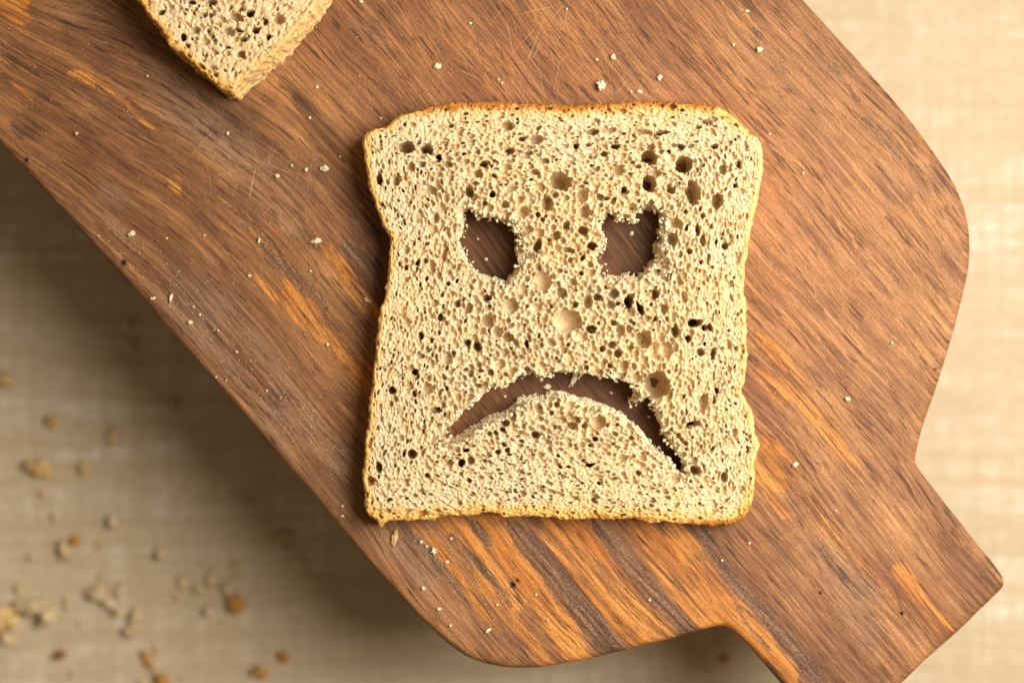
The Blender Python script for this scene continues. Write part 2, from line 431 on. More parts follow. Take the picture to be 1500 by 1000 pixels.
def make_board():
    T = 18.0; R = 2.4
    out = board_outline()
    n = len(out)
    poly = np.array(out)
    # outward normals (outline clockwise or counter: measure area)
    area2 = np.sum(poly[:, 0] * np.roll(poly[:, 1], -1) - np.roll(poly[:, 0], -1) * poly[:, 1])
    if area2 < 0: poly = poly[::-1].copy()
    tan = np.roll(poly, -1, 0) - np.roll(poly, 1, 0)
    tan /= np.linalg.norm(tan, axis=1)[:, None] + 1e-9
    nor = np.stack([tan[:, 1], -tan[:, 0]], 1)
    wob = np.convolve(np.random.default_rng(5).normal(0, 1, n + 20), np.ones(7) / 7, 'same')[10:10 + n] * .18
    poly = poly + nor * wob[:, None]
    inner = poly - nor * 0.9            # inset: where the edge begins to round over
    # interior points
    xs = np.arange(poly[:, 0].min(), poly[:, 0].max(), 1.0)
    ys = np.arange(poly[:, 1].min(), poly[:, 1].max(), 1.0)
    X, Y = np.meshgrid(xs, ys, indexing='ij')
    vis = (X > -175) & (X < 175) & (Y > -125) & (Y < 125)
    keep = vis | ((np.arange(len(xs))[:, None] % 4 == 0) & (np.arange(len(ys))[None] % 4 == 0))
    X = X[keep]; Y = Y[keep]
    d, _ = poly_sd(X, Y, [tuple(p) for p in inner[::3]])
    ok = d < -1.3
    X = X[ok] + rng.uniform(-.15, .15, ok.sum()); Y = Y[ok] + rng.uniform(-.15, .15, ok.sum())
    pts = [tuple(p) for p in inner] + list(zip(X.tolist(), Y.tolist()))
    for (nx_, ny_, r) in NICKS:
        cx, cy = P(nx_, ny_)
        for a in range(60):
            rr = r * PX * 1.5 * math.sqrt(random.random()); t = random.uniform(0, 6.28)
            pts.append((cx + rr * math.cos(t), cy + rr * math.sin(t)))
    sd_n, _ = poly_sd(np.array([p[0] for p in pts[n:]]), np.array([p[1] for p in pts[n:]]), [tuple(p) for p in inner])
    pts = pts[:n] + [p for p, s_ in zip(pts[n:], sd_n) if s_ < -.12]
    res = delaunay_2d_cdt([Vector(p) for p in pts], [(i, (i + 1) % n) for i in range(n)], [], 1, 1e-5)
    v2 = np.array([(v.x, v.y) for v in res[0]])
    tri = np.array([f for f in res[2] if len(f) == 3])
    # boundary ring indices in the result
    omap = {}
    for i, src in enumerate(res[3]):
        for s_ in src:
            if s_ < n: omap[s_] = i
    ring0 = np.array([omap[i] for i in range(n)])
    z = np.zeros(len(v2))
    px = v2[:, 0] / PX + 750; py = 500 - v2[:, 1] / PX
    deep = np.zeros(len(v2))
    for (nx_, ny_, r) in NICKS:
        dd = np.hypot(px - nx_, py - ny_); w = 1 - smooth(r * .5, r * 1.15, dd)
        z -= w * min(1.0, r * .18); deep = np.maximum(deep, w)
    z += .12 * np.sin(v2[:, 0] * .031 + 1) * np.cos(v2[:, 1] * .027)
    z -= z.max() * 0
    V = [np.column_stack([v2, z])]
    F = [tri]
    cur = ring0; off = len(v2)
    prof = [(.9 - .9 + 0.0, -.28), (.75, -.75), (1.35, -1.5), (1.7, -2.6), (1.8, -T + 2.5), (1.2, -T + .8), (.2, -T)]
    z0 = z[ring0]
    quads = []
    rings = [ring0]
    wob2 = np.convolve(np.random.default_rng(9).normal(0, 1, n + 20), np.ones(4) / 4, 'same')[10:10 + n] * .06
    for o_, dz in prof:
        p = poly + nor * (o_ * .75 - .0 + wob2[:, None])
        V.append(np.column_stack([p, z0 * (1 if dz > -3 else 0) + dz]))
        rings.append(np.arange(off, off + n)); off += n
    for a, b in zip(rings[:-1], rings[1:]):
        quads.append(np.stack([a, b, np.roll(b, -1), np.roll(a, -1)], 1))
    V = np.vstack(V)
    q = np.vstack(quads)
    bot = rings[-1]
    fan = res2 = delaunay_2d_cdt([Vector(V[i][:2]) for i in bot], [(i, (i + 1) % n) for i in range(n)], [], 1, 1e-5)
    bm_ = {}
    for i, src in enumerate(res2[3]):
        for s_ in src: bm_[i] = bot[s_]
    bt = np.array([[bm_[k] for k in f][::-1] for f in res2[2] if len(f) == 3 and all(k in bm_ for k in f)])
    tris = np.vstack([F[0], np.stack([q[:, 0], q[:, 1], q[:, 2]], 1), np.stack([q[:, 0], q[:, 2], q[:, 3]], 1), bt])
    me = np_mesh("board", V / 1000, tris)
    # grain coordinates
    PXx = V[:, 0] / PX + 750; PYy = 500 - V[:, 1] / PX
    s, v = sv(PXx, PYy)
    ss = np.minimum(s + 250, 0)
    bend = -.000414 * -1 * 0 + .00042 * ss ** 2 * np.exp(-((v + 230) / 240) ** 2)
    g = lambda a, b, c: np.sin(s * a + v * b + c)
    wav = 5 * g(.006, .004, 1) + 3 * g(.013, -.009, 2) + 1.6 * g(.028, .03, .3)
    knot = 16 * np.exp(-(((s + 720) / 120) ** 2 + ((v + 90) / 70) ** 2))
    vv = v + bend + wav + knot * np.sin(v * .05)
    attr(me, "grain_u", (s + V[:, 2] * 2) * PX / 1000)
    attr(me, "grain_v", (vv + V[:, 2] * 3.0) * PX / 1000)
    for nm, st in (("orange", ORANGE), ("dark", DARK), ("grey", GREY), ("red", RED), ("worn", WORN), ("pale", PALE), ("shade_stain", SHADE_STAIN)):
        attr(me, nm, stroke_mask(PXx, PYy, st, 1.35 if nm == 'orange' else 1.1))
    dp = np.zeros(len(V)); dp[:len(deep)] = deep
    attr(me, "deep", dp)
    root = empty("cutting_board", (0, 0, CZ / 1000))
    tag(root, "worn brown wooden paddle cutting board with orange grain streaks and a short handle", "cutting board")
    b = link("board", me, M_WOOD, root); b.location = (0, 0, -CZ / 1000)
    # four hidden feet carry the board over the cloth
    for fx, fy in ((330, 60), (700, 700), (1150, 330), (700, -250)):
        x, y = P(fx, fy)
        m = bpy.data.meshes.new("foot")
        ang = np.arange(20) / 20 * 2 * math.pi
        zc = cloth_z(x, y) - CZ - .3; zt = -T - CZ
        Vf = np.vstack([np.column_stack([x + r_ * np.cos(ang), y + r_ * np.sin(ang), np.full(20, z_)]) for r_, z_ in ((8, zc), (9, zc + 1), (11, zt - 1), (11, zt))])
        I = np.arange(80).reshape(4, 20)
        Q = np.vstack([np.stack([I[k], np.roll(I[k], -1), np.roll(I[k + 1], -1), I[k + 1]], 1) for k in range(3)])
        link("foot", np_mesh("foot", Vf / 1000, Q), M_BROWN, root)
    return root
make_board()

# ------------------------------------------------------------------ bread: a volume carved by pores, then meshed
def surface_nets(Fd):
    nx, ny, nz = Fd.shape
    Sg = Fd < 0
    c = np.zeros((nx - 1, ny - 1, nz - 1), np.uint8)
    u = Sg.view(np.uint8)
    for a in (0, 1):
        for b in (0, 1):
            for d in (0, 1):
                c += u[a:nx - 1 + a, b:ny - 1 + b, d:nz - 1 + d]
    act = (c > 0) & (c < 8)
    del c
    ci, cj, ck = np.nonzero(act)
    N = len(ci)
    idx = np.full(act.shape, -1, np.int32)
    idx[ci, cj, ck] = np.arange(N)
    acc = np.zeros((N, 3), np.float32); cnt = np.zeros(N, np.float32)
    vals = {}
    for a in (0, 1):
        for b in (0, 1):
            for d in (0, 1):
                vals[(a, b, d)] = Fd[ci + a, cj + b, ck + d]
    for ax in range(3):
        for p in (0, 1):
            for q in (0, 1):
                lo = [p, q]; lo.insert(ax, 0); hi = [p, q]; hi.insert(ax, 1)
                fa = vals[tuple(lo)]; fb = vals[tuple(hi)]
                m = (fa < 0) != (fb < 0)
                t = np.where(m, fa / np.where(m, fa - fb, 1), 0)
                for k in range(3):
                    acc[:, k] += np.where(m, t if k == ax else lo[k], 0)
                cnt += m
    acc /= cnt[:, None]
    V = acc + np.stack([ci, cj, ck], 1)
    quads = []
    for ax in range(3):
        sl0 = [slice(1, -1)] * 3; sl1 = [slice(1, -1)] * 3
        sl0[ax] = slice(0, -1); sl1[ax] = slice(1, None)
        A = Sg[tuple(sl0)]; B = Sg[tuple(sl1)]
        D = np.nonzero(A != B)
        pos = [D[0], D[1], D[2]]
        for k in range(3):
            if k != ax: pos[k] = pos[k] + 1
        sgn = A[D]
        o1, o2 = (ax + 1) % 3, (ax + 2) % 3
        def cell(d1, d2):
            p = [pos[0], pos[1], pos[2]]
            p[o1] = p[o1] - d1; p[o2] = p[o2] - d2
            return idx[p[0], p[1], p[2]]
        q = np.stack([cell(1, 1), cell(0, 1), cell(0, 0), cell(1, 0)], 1)
        q = np.where(sgn[:, None], q, q[:, ::-1])
        quads.append(q)
    Q = np.vstack(quads)
    return V, Q[(Q >= 0).all(1)]

def make_slice(root_name, outline, T, h, holes, big, seed, label, top_bow, burnt_fn, toast_w, flare, dens, pocket=(), tilt=None, side_tone=lambda x, y: 1.0):
    """outline, holes, big: photo pixels at the height of the slice's top face"""
    poly = [P(x, y, T) for x, y in outline]
    xs0 = min(p[0] for p in poly) - 3.5; xs1 = max(p[0] for p in poly) + 3.5
    ys0 = min(p[1] for p in poly) - 3.5; ys1 = max(p[1] for p in poly) + 3.5
    hz = h * 1.8
    nx, ny, nz = int((xs1 - xs0) / h), int((ys1 - ys0) / h), int((T + 2.0) / hz)
    xs = xs0 + np.arange(nx) * h; ys = ys0 + np.arange(ny) * h; zs = -.6 + np.arange(nz) * hz
    sub = 3   # distances on a coarser grid, then upsampled
    Xc, Yc = np.meshgrid(np.append(xs[::sub], xs[-1] + sub * h), np.append(ys[::sub], ys[-1] + sub * h), indexing='ij')
    def up(A):
        ix = np.arange(nx) / sub; iy = np.arange(ny) / sub
        i = ix.astype(int); j = iy.astype(int); fx = (ix - i)[:, None]; fy = (iy - j)[None]
        i2 = np.minimum(i + 1, A.shape[0] - 1); j2 = np.minimum(j + 1, A.shape[1] - 1)
        return ((A[i][:, j] * (1 - fx) + A[i2][:, j] * fx) * (1 - fy) + (A[i][:, j2] * (1 - fx) + A[i2][:, j2] * fx) * fy).astype(np.float32)
    dO, ang = poly_sd(Xc, Yc, poly)
    d_out = up(dO); angc = ang
    X, Y = np.meshgrid(xs, ys, indexing='ij')
    g2 = (nx, ny); hh = (h, h)
    d_out = d_out + .35 * vnoise(g2, hh, 2.2, seed + 1) + .2 * vnoise(g2, hh, .9, seed + 2)
    ztop = T - .35 + .35 * vnoise(g2, hh, 22, seed + 3) + .22 * vnoise(g2, hh, 5, seed + 4) + .06 * vnoise(g2, hh, 1.5, seed + 5) + top_bow(X, Y)
    g3 = (nx, ny, nz); h3 = (h, h, hz)
    Z = zs[None, None, :].astype(np.float32)
    n_mid = vnoise(g3, h3, 1.6, seed + 6); n_fine = vnoise(g3, h3, .62, seed + 7)
    n_xf = vnoise(g3, h3, .42, seed + 8)
    # rounded outer wall with a bulge
    fl = flare(X, Y)[:, :, None] * (1 - Z / T)
    a = d_out[:, :, None] - fl + (.3 if holes else .65) * n_mid + .12 * n_fine
    b = Z - ztop[:, :, None]
    r = 1.6 if holes else .9
    F = np.minimum(np.maximum(a + r, b + r), 0) + np.sqrt(np.maximum(a + r, 0) ** 2 + np.maximum(b + r, 0) ** 2) - r
    del a, b
    dh = np.full(g2, 99, np.float32)
    for poly_h, dep in holes:
        pm = [P(x, y, T) for x, y in poly_h]
        dd, _ = poly_sd(Xc, Yc, pm)
        dd = up(dd)
        dh = np.minimum(dh, np.minimum(dd, np.roll(dd, (int(round(.07 * T / h)), int(round(-.13 * T / h))), (0, 1))))
        near = dd < 4
        shrink = .16 * (T - Z) * dep                # the tear narrows downwards
        dd3 = np.empty((nx, ny, nz), np.float32)
        for k_, z_ in enumerate(zs):
            up_ = max(0.0, z_)                   # the cut leans: it opens wider towards the top on its lower right side
            dd3[:, :, k_] = np.minimum(dd, np.roll(dd, (int(round(.07 * up_ / h)), int(round(-.13 * up_ / h))), (0, 1)))
        near = near | (dd3.min(2) < 4)
        hv = dd3 - (.45 if dep > .1 else .8) + shrink * (n_mid * .9 + .6) + .5 * n_mid + .55 * n_fine + .35 * n_xf + .25 * vnoise(g2, hh, 4, seed + 9)[:, :, None]
        F = np.where(near[:, :, None], np.maximum(F, -hv), F)
    for poly_h, depth in pocket:
        pm = [P(x, y, T) for x, y in poly_h]
        dd, _ = poly_sd(Xc, Yc, pm); dd = up(dd)
        dh = np.minimum(dh, np.where(dd < 0, .3, dd + .3))
        hv = dd[:, :, None] + .5 * n_mid + .35 * n_fine
        hv = np.maximum(hv, (T - depth) - Z + 1.2 * n_mid)
        F = np.maximum(F, -hv)
    # pores
    def stamp(cx, cy, cz, ra, rb, rz, th, k_n=1.0):
        R = max(ra, rb)
        i0 = max(int((cx - R - xs0) / h), 0); i1 = min(int((cx + R - xs0) / h) + 2, nx)
        j0 = max(int((cy - R - ys0) / h), 0); j1 = min(int((cy + R - ys0) / h) + 2, ny)
        k0 = max(int((cz - rz + .6) / hz), 0); k1 = min(int((cz + rz + .6) / hz) + 2, nz)
        if i1 <= i0 or j1 <= j0 or k1 <= k0: return
        c_, s_ = math.cos(th), math.sin(th)
        dx = (xs[i0:i1] - cx)[:, None]; dy = (ys[j0:j1] - cy)[None]
        q = ((dx * c_ + dy * s_) / ra) ** 2 + ((dy * c_ - dx * s_) / rb) ** 2
        q = q[:, :, None] + (((zs[k0:k1] - cz) / rz) ** 2)[None, None]
        d = (1 - np.sqrt(q)) * min(ra, rb)
        if R > 1.0:
            d = d + .34 * n_mid[i0:i1, j0:j1, k0:k1] * (k_n) + .2 * n_fine[i0:i1, j0:j1, k0:k1] * k_n
        blk = F[i0:i1, j0:j1, k0:k1]
        np.maximum(blk, d.astype(np.float32), out=blk)
    def at2(A, x, y):
        return A[min(max(int((x - xs0) / h), 0), nx - 1), min(max(int((y - ys0) / h), 0), ny - 1)]
    def atc(A, x, y):
        return A[min(max(int((x - xs0) / h / sub), 0), A.shape[0] - 1), min(max(int((y - ys0) / h / sub), 0), A.shape[1] - 1)]
    R_ = random.Random(seed)
    cell = 1.6; grid = {}
    def tryput(x, y, r, k, asp=1.0, th=0.0):
        gx, gy = int(x // cell), int(y // cell)
        c_, s_ = math.cos(th), math.sin(th); sq = math.sqrt(asp)
        rg = 1 if r < 1 else 2
        for ax_ in range(gx - rg - 1, gx + rg + 2):
            for ay_ in range(gy - rg - 1, gy + rg + 2):
                for (ox, oy, orr) in grid.get((ax_, ay_), ()):
                    dx, dy = x - ox, y - oy
                    e = math.hypot((dx * c_ + dy * s_) / sq, (dy * c_ - dx * s_) * sq)
                    if e < k * (r + orr): return False
        grid.setdefault((gx, gy), []).append((x, y, r))
        return True
    for (bx, by, rx, ry, dep) in big:
        x, y = P(bx, by, T); ra = rx * .2 * 1.02; rb = ry * .2 * 1.02
        grid.setdefault((int(x // cell), int(y // cell)), []).append((x, y, math.sqrt(ra * rb)))
        zt = at2(ztop, x, y); t = R_.uniform(-.25, .25)
        dep = max(dep * 1.35, 3.6 if rx > 8 else 3.0); stamp(x, y, zt - dep * .42, ra * 1.06, rb * 1.06, dep, t)
        for _ in range(3 if rx > 6 else 1):     # lobes make the rim irregular
            q = R_.uniform(0, 6.28)
            stamp(x + ra * .5 * math.cos(q), y + rb * .5 * math.sin(q), zt - dep * R_.uniform(.2, .7), ra * .66, rb * .66, dep * .6, t + R_.uniform(-.6, .6))
    for (bx, by, rx, ry, dep) in big:       # small cells opening off the walls and floor of the big ones
        x, y = P(bx, by, T); ra = rx * .2; rb = ry * .2; zt = at2(ztop, x, y)
        for _ in range(int(3 + ra * rb * 5)):
            q = R_.uniform(0, 6.28); e = R_.uniform(.3, 1.05); rr = R_.uniform(.22, .55)
            stamp(x + ra * e * math.cos(q), y + rb * e * math.sin(q), zt - max(dep * 1.35, 3.0) * math.sqrt(max(0.05, 1.1 - e * e)) * .78 - .2, rr, rr * .8, rr * 1.1, q)
    sizes = [(1.05, 1.6, int(420 * dens)), (.75, 1.05, int(4200 * dens)), (.5, .75, int(22000 * dens)), (.34, .5, int(36000 * dens)), (.22, .34, int(16000 * dens))]
    area_f = (xs1 - xs0) * (ys1 - ys0) / 14400.0
    npor = 0
    for lo, hi, cnt in sizes:
        for _ in range(int(cnt * area_f)):
            x = R_.uniform(xs0 + 3, xs1 - 3); y = R_.uniform(ys0 + 3, ys1 - 3)
            do = at2(d_out, x, y)
            if do > (-.95 if y > ys0 + 14 else -.3) or at2(dh, x, y) < .1: continue
            if y > 118 and lo < .7: continue      # far out of the picture: only the larger cells
            edge = max(0.0, min(1.0, 1 + (do + 3) / 24.0))         # 1 at the rim, 0 inside
            r = R_.uniform(lo, hi) * (1 - .28 * edge)
            if lo > .65 and R_.random() < edge * .75: continue
            th = atc(angc, x, y) + R_.uniform(-.35, .35)
            asp = 1 + R_.uniform(.0, .5) + 1.7 * edge ** .6 * R_.random()
            if edge < .12: th += R_.uniform(-1.2, 1.2)
            if not tryput(x, y, r, .84 if lo > .7 else (.82 if lo > .45 else .80), asp, th): continue
            zt = at2(ztop, x, y)
            sq = math.sqrt(asp)
            u_ = R_.random()
            dz = R_.uniform(-.1, .5) * r
            deepf = (R_.uniform(1.2, 2.4) if r > .55 else R_.uniform(.8, 1.5)) if u_ < .915 else 3.8
            rz = r * deepf * (1.0 if r > .3 else 1.5)
            stamp(x, y, zt - dz - (rz - r) * .55, r * sq, r / sq, rz, th)
            if r > .4 and R_.random() < .5:
                q = R_.uniform(0, 6.28)
                stamp(x + r * .7 * math.cos(q), y + r * .7 * math.sin(q), zt - dz - r * .5, r * .6, r * .5, r * .9, th)
            npor += 1
    # pores in the torn walls
    if holes:
        ii, jj = np.nonzero((np.abs(dh) < 1.6))
        for _ in range(2600):
            k = R_.randrange(len(ii))
            x = xs[ii[k]] + R_.uniform(-.2, .2); y = ys[jj[k]] + R_.uniform(-.2, .2)
            r = R_.uniform(.25, .8) if R_.random() < .9 else R_.uniform(.8, 1.3)
            stamp(x, y, R_.uniform(1, T - .8), r, r * R_.uniform(.7, 1), r * R_.uniform(.7, 1.2), R_.uniform(0, 3))
    # frayed strands and lumps hanging into the tears
    if holes:
        ii, jj = np.nonzero((dh < 1.0) & (dh > -.9))
        for _ in range(950):
            k = R_.randrange(len(ii)); x = xs[ii[k]]; y = ys[jj[k]]
            dd_ = at2(dh, x, y); z = T - .2 - R_.random() ** 1.6 * (T * .75)
            if dd_ < -.2 and R_.random() < .55: continue
            th = R_.uniform(0, 3.14)
            for q in range(R_.randint(1, 4)):
                rr = R_.uniform(.12, .36)
                i0 = max(int((x - 1 - xs0) / h), 0); i1 = min(i0 + int(2 / h), nx); j0 = max(int((y - 1 - ys0) / h), 0); j1 = min(j0 + int(2 / h), ny)
                k0 = max(int((z - 1 + .6) / hz), 0); k1 = min(k0 + int(2 / hz), nz)
                dx = (xs[i0:i1] - x)[:, None, None]; dy = (ys[j0:j1] - y)[None, :, None]; dzz = (zs[k0:k1] - z)[None, None]
                dsp = (np.sqrt(dx * dx + dy * dy + dzz * dzz) - rr).astype(np.float32)
                dsp += .42 * n_fine[i0:i1, j0:j1, k0:k1] + .34 * n_xf[i0:i1, j0:j1, k0:k1]
                blk = F[i0:i1, j0:j1, k0:k1]; np.minimum(blk, dsp, out=blk)
                x += R_.uniform(-.35, .35); y += R_.uniform(-.35, .35); z += R_.uniform(-.3, .2)
    # pores in the outer rim
    ii, jj = np.nonzero((np.abs(d_out) < .7))
    for _ in range(1500):
        k = R_.randrange(len(ii)); r = R_.uniform(.2, .62)
        stamp(xs[ii[k]], ys[jj[k]], R_.uniform(1, T - .2), r, r * .7, r, R_.uniform(0, 3))
    F += .05 * n_fine + .04 * vnoise(g3, h3, .4, seed + 11)
    F[0] = F[-1] = 1; F[:, 0] = 1; F[:, -1] = 1; F[:, :, -1] = 1
    V, Q = surface_nets(F)
    del F
    # attributes
    ix = np.clip(V[:, 0].astype(int), 0, nx - 1); iy = np.clip(V[:, 1].astype(int), 0, ny - 1)
    W_ = np.column_stack([xs0 + V[:, 0] * h, ys0 + V[:, 1] * h, -.6 + V[:, 2] * hz]).astype(np.float32)
    dov = d_out[ix, iy]
    pxx = W_[:, 0] / (PX * (H - T) / H) + 750; pyy = 500 - W_[:, 1] / (PX * (H - T) / H)
    tw = toast_w(pxx, pyy)
    toast = np.clip(1 - (-dov) / tw, 0, 1)
    toast = np.maximum(toast, 1.0 * (dov > -.35)) * side_tone(pxx, pyy)
    burnt = burnt_fn(pxx, pyy, -dov)
    dhv = dh[ix, iy]
    torn = .75 * (1 - smooth(.2, 1.8, dhv)) if holes else np.zeros(len(V))
    # keep what can be seen: no underside
    fz = W_[Q, 2].min(1)
    Q = Q[fz > .02]
    # crust = outer rim faces, crumb = the rest
    n2 = .5 * vnoise(g2, hh, 3, seed + 20) + .3 * vnoise(g2, hh, 1, seed + 21)
    crust_v = (-dov + n2[ix, iy]) < tw * .36
    cf = crust_v[Q].sum(1) >= 2
    cx = (xs0 + xs1) / 2; cy = (ys0 + ys1) / 2
    root = empty(root_name, (cx / 1000, cy / 1000, .0001))
    if tilt: root.rotation_euler = tilt
    for nm, mask, mat in (("crumb", ~cf, M_CRUMB), ("crust", cf, M_CRUST)):
        q = Q[mask]
        used = np.unique(q); rm = np.full(len(V), -1, np.int32); rm[used] = np.arange(len(used))
        vv = W_[used].copy(); vv[:, 0] -= cx; vv[:, 1] -= cy; vv[:, 2] = np.maximum(vv[:, 2], 0)
        me = np_mesh(nm, vv / 1000, rm[q])
        if len(me.vertices) == len(used):
            attr(me, "toast", toast[used]); attr(me, "burnt", burnt[used]); attr(me, "torn", torn[used])
        link(nm, me, mat, root)
        print("SLICE", root_name, nm, len(me.polygons), "quads", npor, "pores")
    tag(root, label, "bread slice")
    return root

T1 = 13.0
slice_px = [(531, 205), (534, 197), (540, 192), (560, 186), (571, 185), (575, 176), (585, 169), (600, 164), (625, 158), (655, 151), (690, 150), (740, 150), (780, 152), (830, 154), (880, 151), (930, 149), (990, 149),
            (1030, 152), (1055, 160), (1080, 176), (1096, 190), (1097, 197), (1108, 200), (1115, 212), (1117, 235), (1114, 270), (1108, 300), (1100, 330), (1095, 370), (1088, 410), (1089, 430), (1093, 440), (1092, 470),
            (1094, 510), (1092, 550), (1085, 575), (1095, 592), (1104, 612), (1106, 635), (1111, 650), (1110, 665), (1104, 680), (1104, 715), (1100, 740), (1090, 758), (1070, 768), (1040, 770), (1000, 766), (960, 765), (930, 760),
            (880, 760), (830, 761), (780, 757), (740, 757), (715, 751), (680, 755), (655, 757), (645, 755), (638, 763), (600, 761), (570, 763), (556, 771), (551, 762), (540, 755), (533, 735), (531, 700), (532, 665), (538, 630),
            (542, 590), (545, 550), (550, 500), (555, 460), (563, 430), (568, 400), (569, 370), (572, 350), (560, 330), (548, 300), (540, 270), (535, 240)]
eye_l = [(679, 309), (687, 304), (699, 314), (716, 317), (731, 323), (748, 326), (756, 345), (752, 362), (757, 380), (748, 394), (733, 413), (728, 402), (712, 398), (698, 391), (687, 386), (680, 366), (673, 350), (680, 337)]
eye_r = [(881, 330), (884, 318), (892, 311), (902, 313), (909, 324), (919, 320), (932, 326), (937, 309), (953, 304), (967, 310), (968, 323), (962, 332), (968, 345), (960, 352), (959, 372), (947, 387), (933, 401), (920, 392), (909, 399), (899, 397), (881, 403), (883, 386), (877, 377), (888, 356), (886, 343)]
mouth = [(637, 650), (649, 632), (668, 615), (678, 603), (692, 588), (706, 580), (716, 569), (738, 566), (754, 557), (762, 549), (780, 546), (790, 553), (803, 548), (827, 545), (862, 547), (876, 553), (902, 554), (926, 562), (931, 575), (919, 592), (929, 592),
         (950, 581), (960, 598), (967, 620), (975, 639), (989, 658), (1002, 675), (1003, 690), (996, 691), (986, 676), (973, 664), (962, 655), (949, 641), (939, 626), (922, 611), (910, 601), (892, 594), (875, 587), (851, 584), (827, 574), (817, 571),
         (788, 578), (764, 582), (752, 592), (740, 601), (716, 609), (699, 620), (682, 631), (666, 641), (646, 647)]
pockets = [([(742, 322), (756, 322), (760, 342), (752, 354), (768, 366), (773, 380), (760, 395), (741, 402), (738, 370)], 5.5),
           ([(960, 345), (970, 352), (968, 366), (975, 380), (986, 402), (982, 416), (968, 408), (940, 402), (935, 396), (955, 372)], 5.0)]
BIG = [(595, 216, 12, 9, 5), (625, 219, 11, 7, 5), (642, 230, 5, 4, 6), (820, 266, 16, 12, 6), (802, 297, 8, 11, 4), (687, 281, 6, 9, 5), (721, 284, 5, 5, 7), (707, 241, 10, 4, 5), (764, 203, 8, 3, 5), (742, 185, 10, 6, 2), (951, 230, 12, 11, 7),
       (1003, 241, 13, 12, 7), (951, 268, 11, 12, 7), (1015, 282, 9, 18, 6), (1052, 294, 8, 12, 4), (852, 287, 8, 9, 3), (857, 310, 8, 9, 3), (901, 214, 7, 4, 7), (914, 277, 4, 5, 6), (983, 278, 7, 6, 4), (990, 327, 8, 8, 3), (853, 337, 9, 7, 4),
       (788, 360, 6, 9, 4), (795, 411, 13, 13, 2.5), (832, 471, 19, 15, 3.5), (866, 483, 9, 7, 4), (921, 443, 7, 11, 7), (938, 451, 5, 11, 6), (944, 498, 11, 14, 5), (959, 512, 9, 11, 3.2), (976, 512, 9, 11, 3.2), (990, 484, 6, 10, 4), (973, 452, 6, 8, 3),
       (909, 484, 8, 8, 3.5), (963, 563, 18, 19, 7), (1018, 473, 10, 6, 7), (1032, 480, 4, 5, 6), (1040, 480, 4, 6, 4), (1008, 496, 5, 5, 6), (1033, 503, 3, 5, 7), (1027, 516, 6, 6, 3), (1045, 519, 4, 8, 4), (714, 470, 9, 9, 3), (749, 448, 10, 10, 2.2),
       (744, 494, 8, 7, 3), (772, 504, 4, 9, 5), (685, 501, 5, 6, 4), (645, 463, 4, 6, 4), (714, 437, 6, 6, 4), (823, 428, 8, 8, 3), (862, 442, 7, 10, 3.5), (875, 435, 6, 5, 4), (641, 601, 9, 5, 4), (603, 665, 7, 7, 4), (575, 571, 6, 6, 4), (555, 685, 5, 8, 4),
       (543, 705, 6, 7, 2.5), (676, 678, 5, 6, 5), (683, 660, 5, 3, 6), (690, 675, 6, 7, 2), (878, 619, 11, 10, 2.5), (837, 624, 9, 5, 4), (856, 624, 5, 5, 2.5), (872, 643, 5, 4, 4), (865, 681, 7, 3, 8), (877, 708, 5, 3, 5), (1014, 621, 8, 4, 9), (1051, 573, 4, 6, 6),
       (1019, 690, 8, 7, 4.5), (1031, 590, 6, 14, 3), (820, 615, 13, 5, 2.2), (633, 390, 4, 8, 2), (650, 375, 4, 10, 2), (612, 385, 3, 7, 4), (631, 279, 9, 7, 2.2), (580, 265, 6, 8, 2.5), (556, 262, 5, 8, 4), (688, 395, 8, 8, 2.2), (833, 366, 8, 5, 2.5),
       (900, 405, 7, 5, 2), (785, 205, 10, 6, 1.8), (1060, 247, 6, 8, 3), (1083, 240, 4, 6, 5), (1077, 272, 4, 6, 4), (1000, 215, 9, 4, 3), (1035, 178, 8, 4, 3), (968, 195, 10, 3, 4), (946, 194, 12, 3, 3), (866, 193, 11, 4, 2), (905, 250, 8, 7, 2), (884, 225, 8, 4, 3),
       (1010, 625, 5, 4, 3), (985, 350, 8, 9, 4), (995, 410, 4, 8, 2), (1030, 350, 4, 10, 3), (1063, 360, 5, 5, 4), (607, 545, 5, 5, 5), (626, 570, 7, 10, 2), (700, 565, 6, 4, 3), (655, 525, 7, 9, 2), (757, 390, 6, 6, 3), (783, 418, 6, 5, 3), (815, 345, 6, 6, 3),
       (830, 330, 6, 7, 3), (700, 255, 7, 6, 2.5), (766, 310, 8, 8, 3), (740, 300, 6, 6, 3), (602, 245, 6, 7, 2), (655, 240, 7, 5, 2), (775, 225, 7, 4, 3), (812, 285, 6, 5, 2.5), (670, 445, 5, 6, 3), (900, 430, 9, 7, 3), (896, 505, 6, 5, 3), (1062, 700, 5, 7, 3)]

def bow1(X, Y):
    return (-.5 * smooth(25, 60, np.hypot(X - 15, Y - 8)) - .8 * smooth(-20, -50, Y) * 1.0).astype(np.float32)
def burnt1(px, py, d):
    top = (1 - smooth(.5, 4.6, d)) * smooth(300, 150, py) * smooth(570, 640, px) * smooth(1085, 1020, px) * .86
    bot = (1 - smooth(.6, 2.8, d)) * smooth(700, 760, py) * (.55 + .3 * smooth(950, 1060, px))
    lb = (1 - smooth(.2, 1.6, d)) * .36
    return np.maximum(np.maximum(top, bot), lb)
def toastw1(px, py):
    return 3.5 + 3.2 * smooth(230, 150, py) * smooth(600, 680, px) * smooth(1090, 1000, px) + 3.0 * smooth(690, 770, py) + .5 * smooth(1060, 1100, px) + .6 * smooth(560, 540, px)
def flare1(X, Y):
    return (1.0 * smooth(40, 62, X) + .5 * smooth(45, 70, Y) + .2).astype(np.float32)
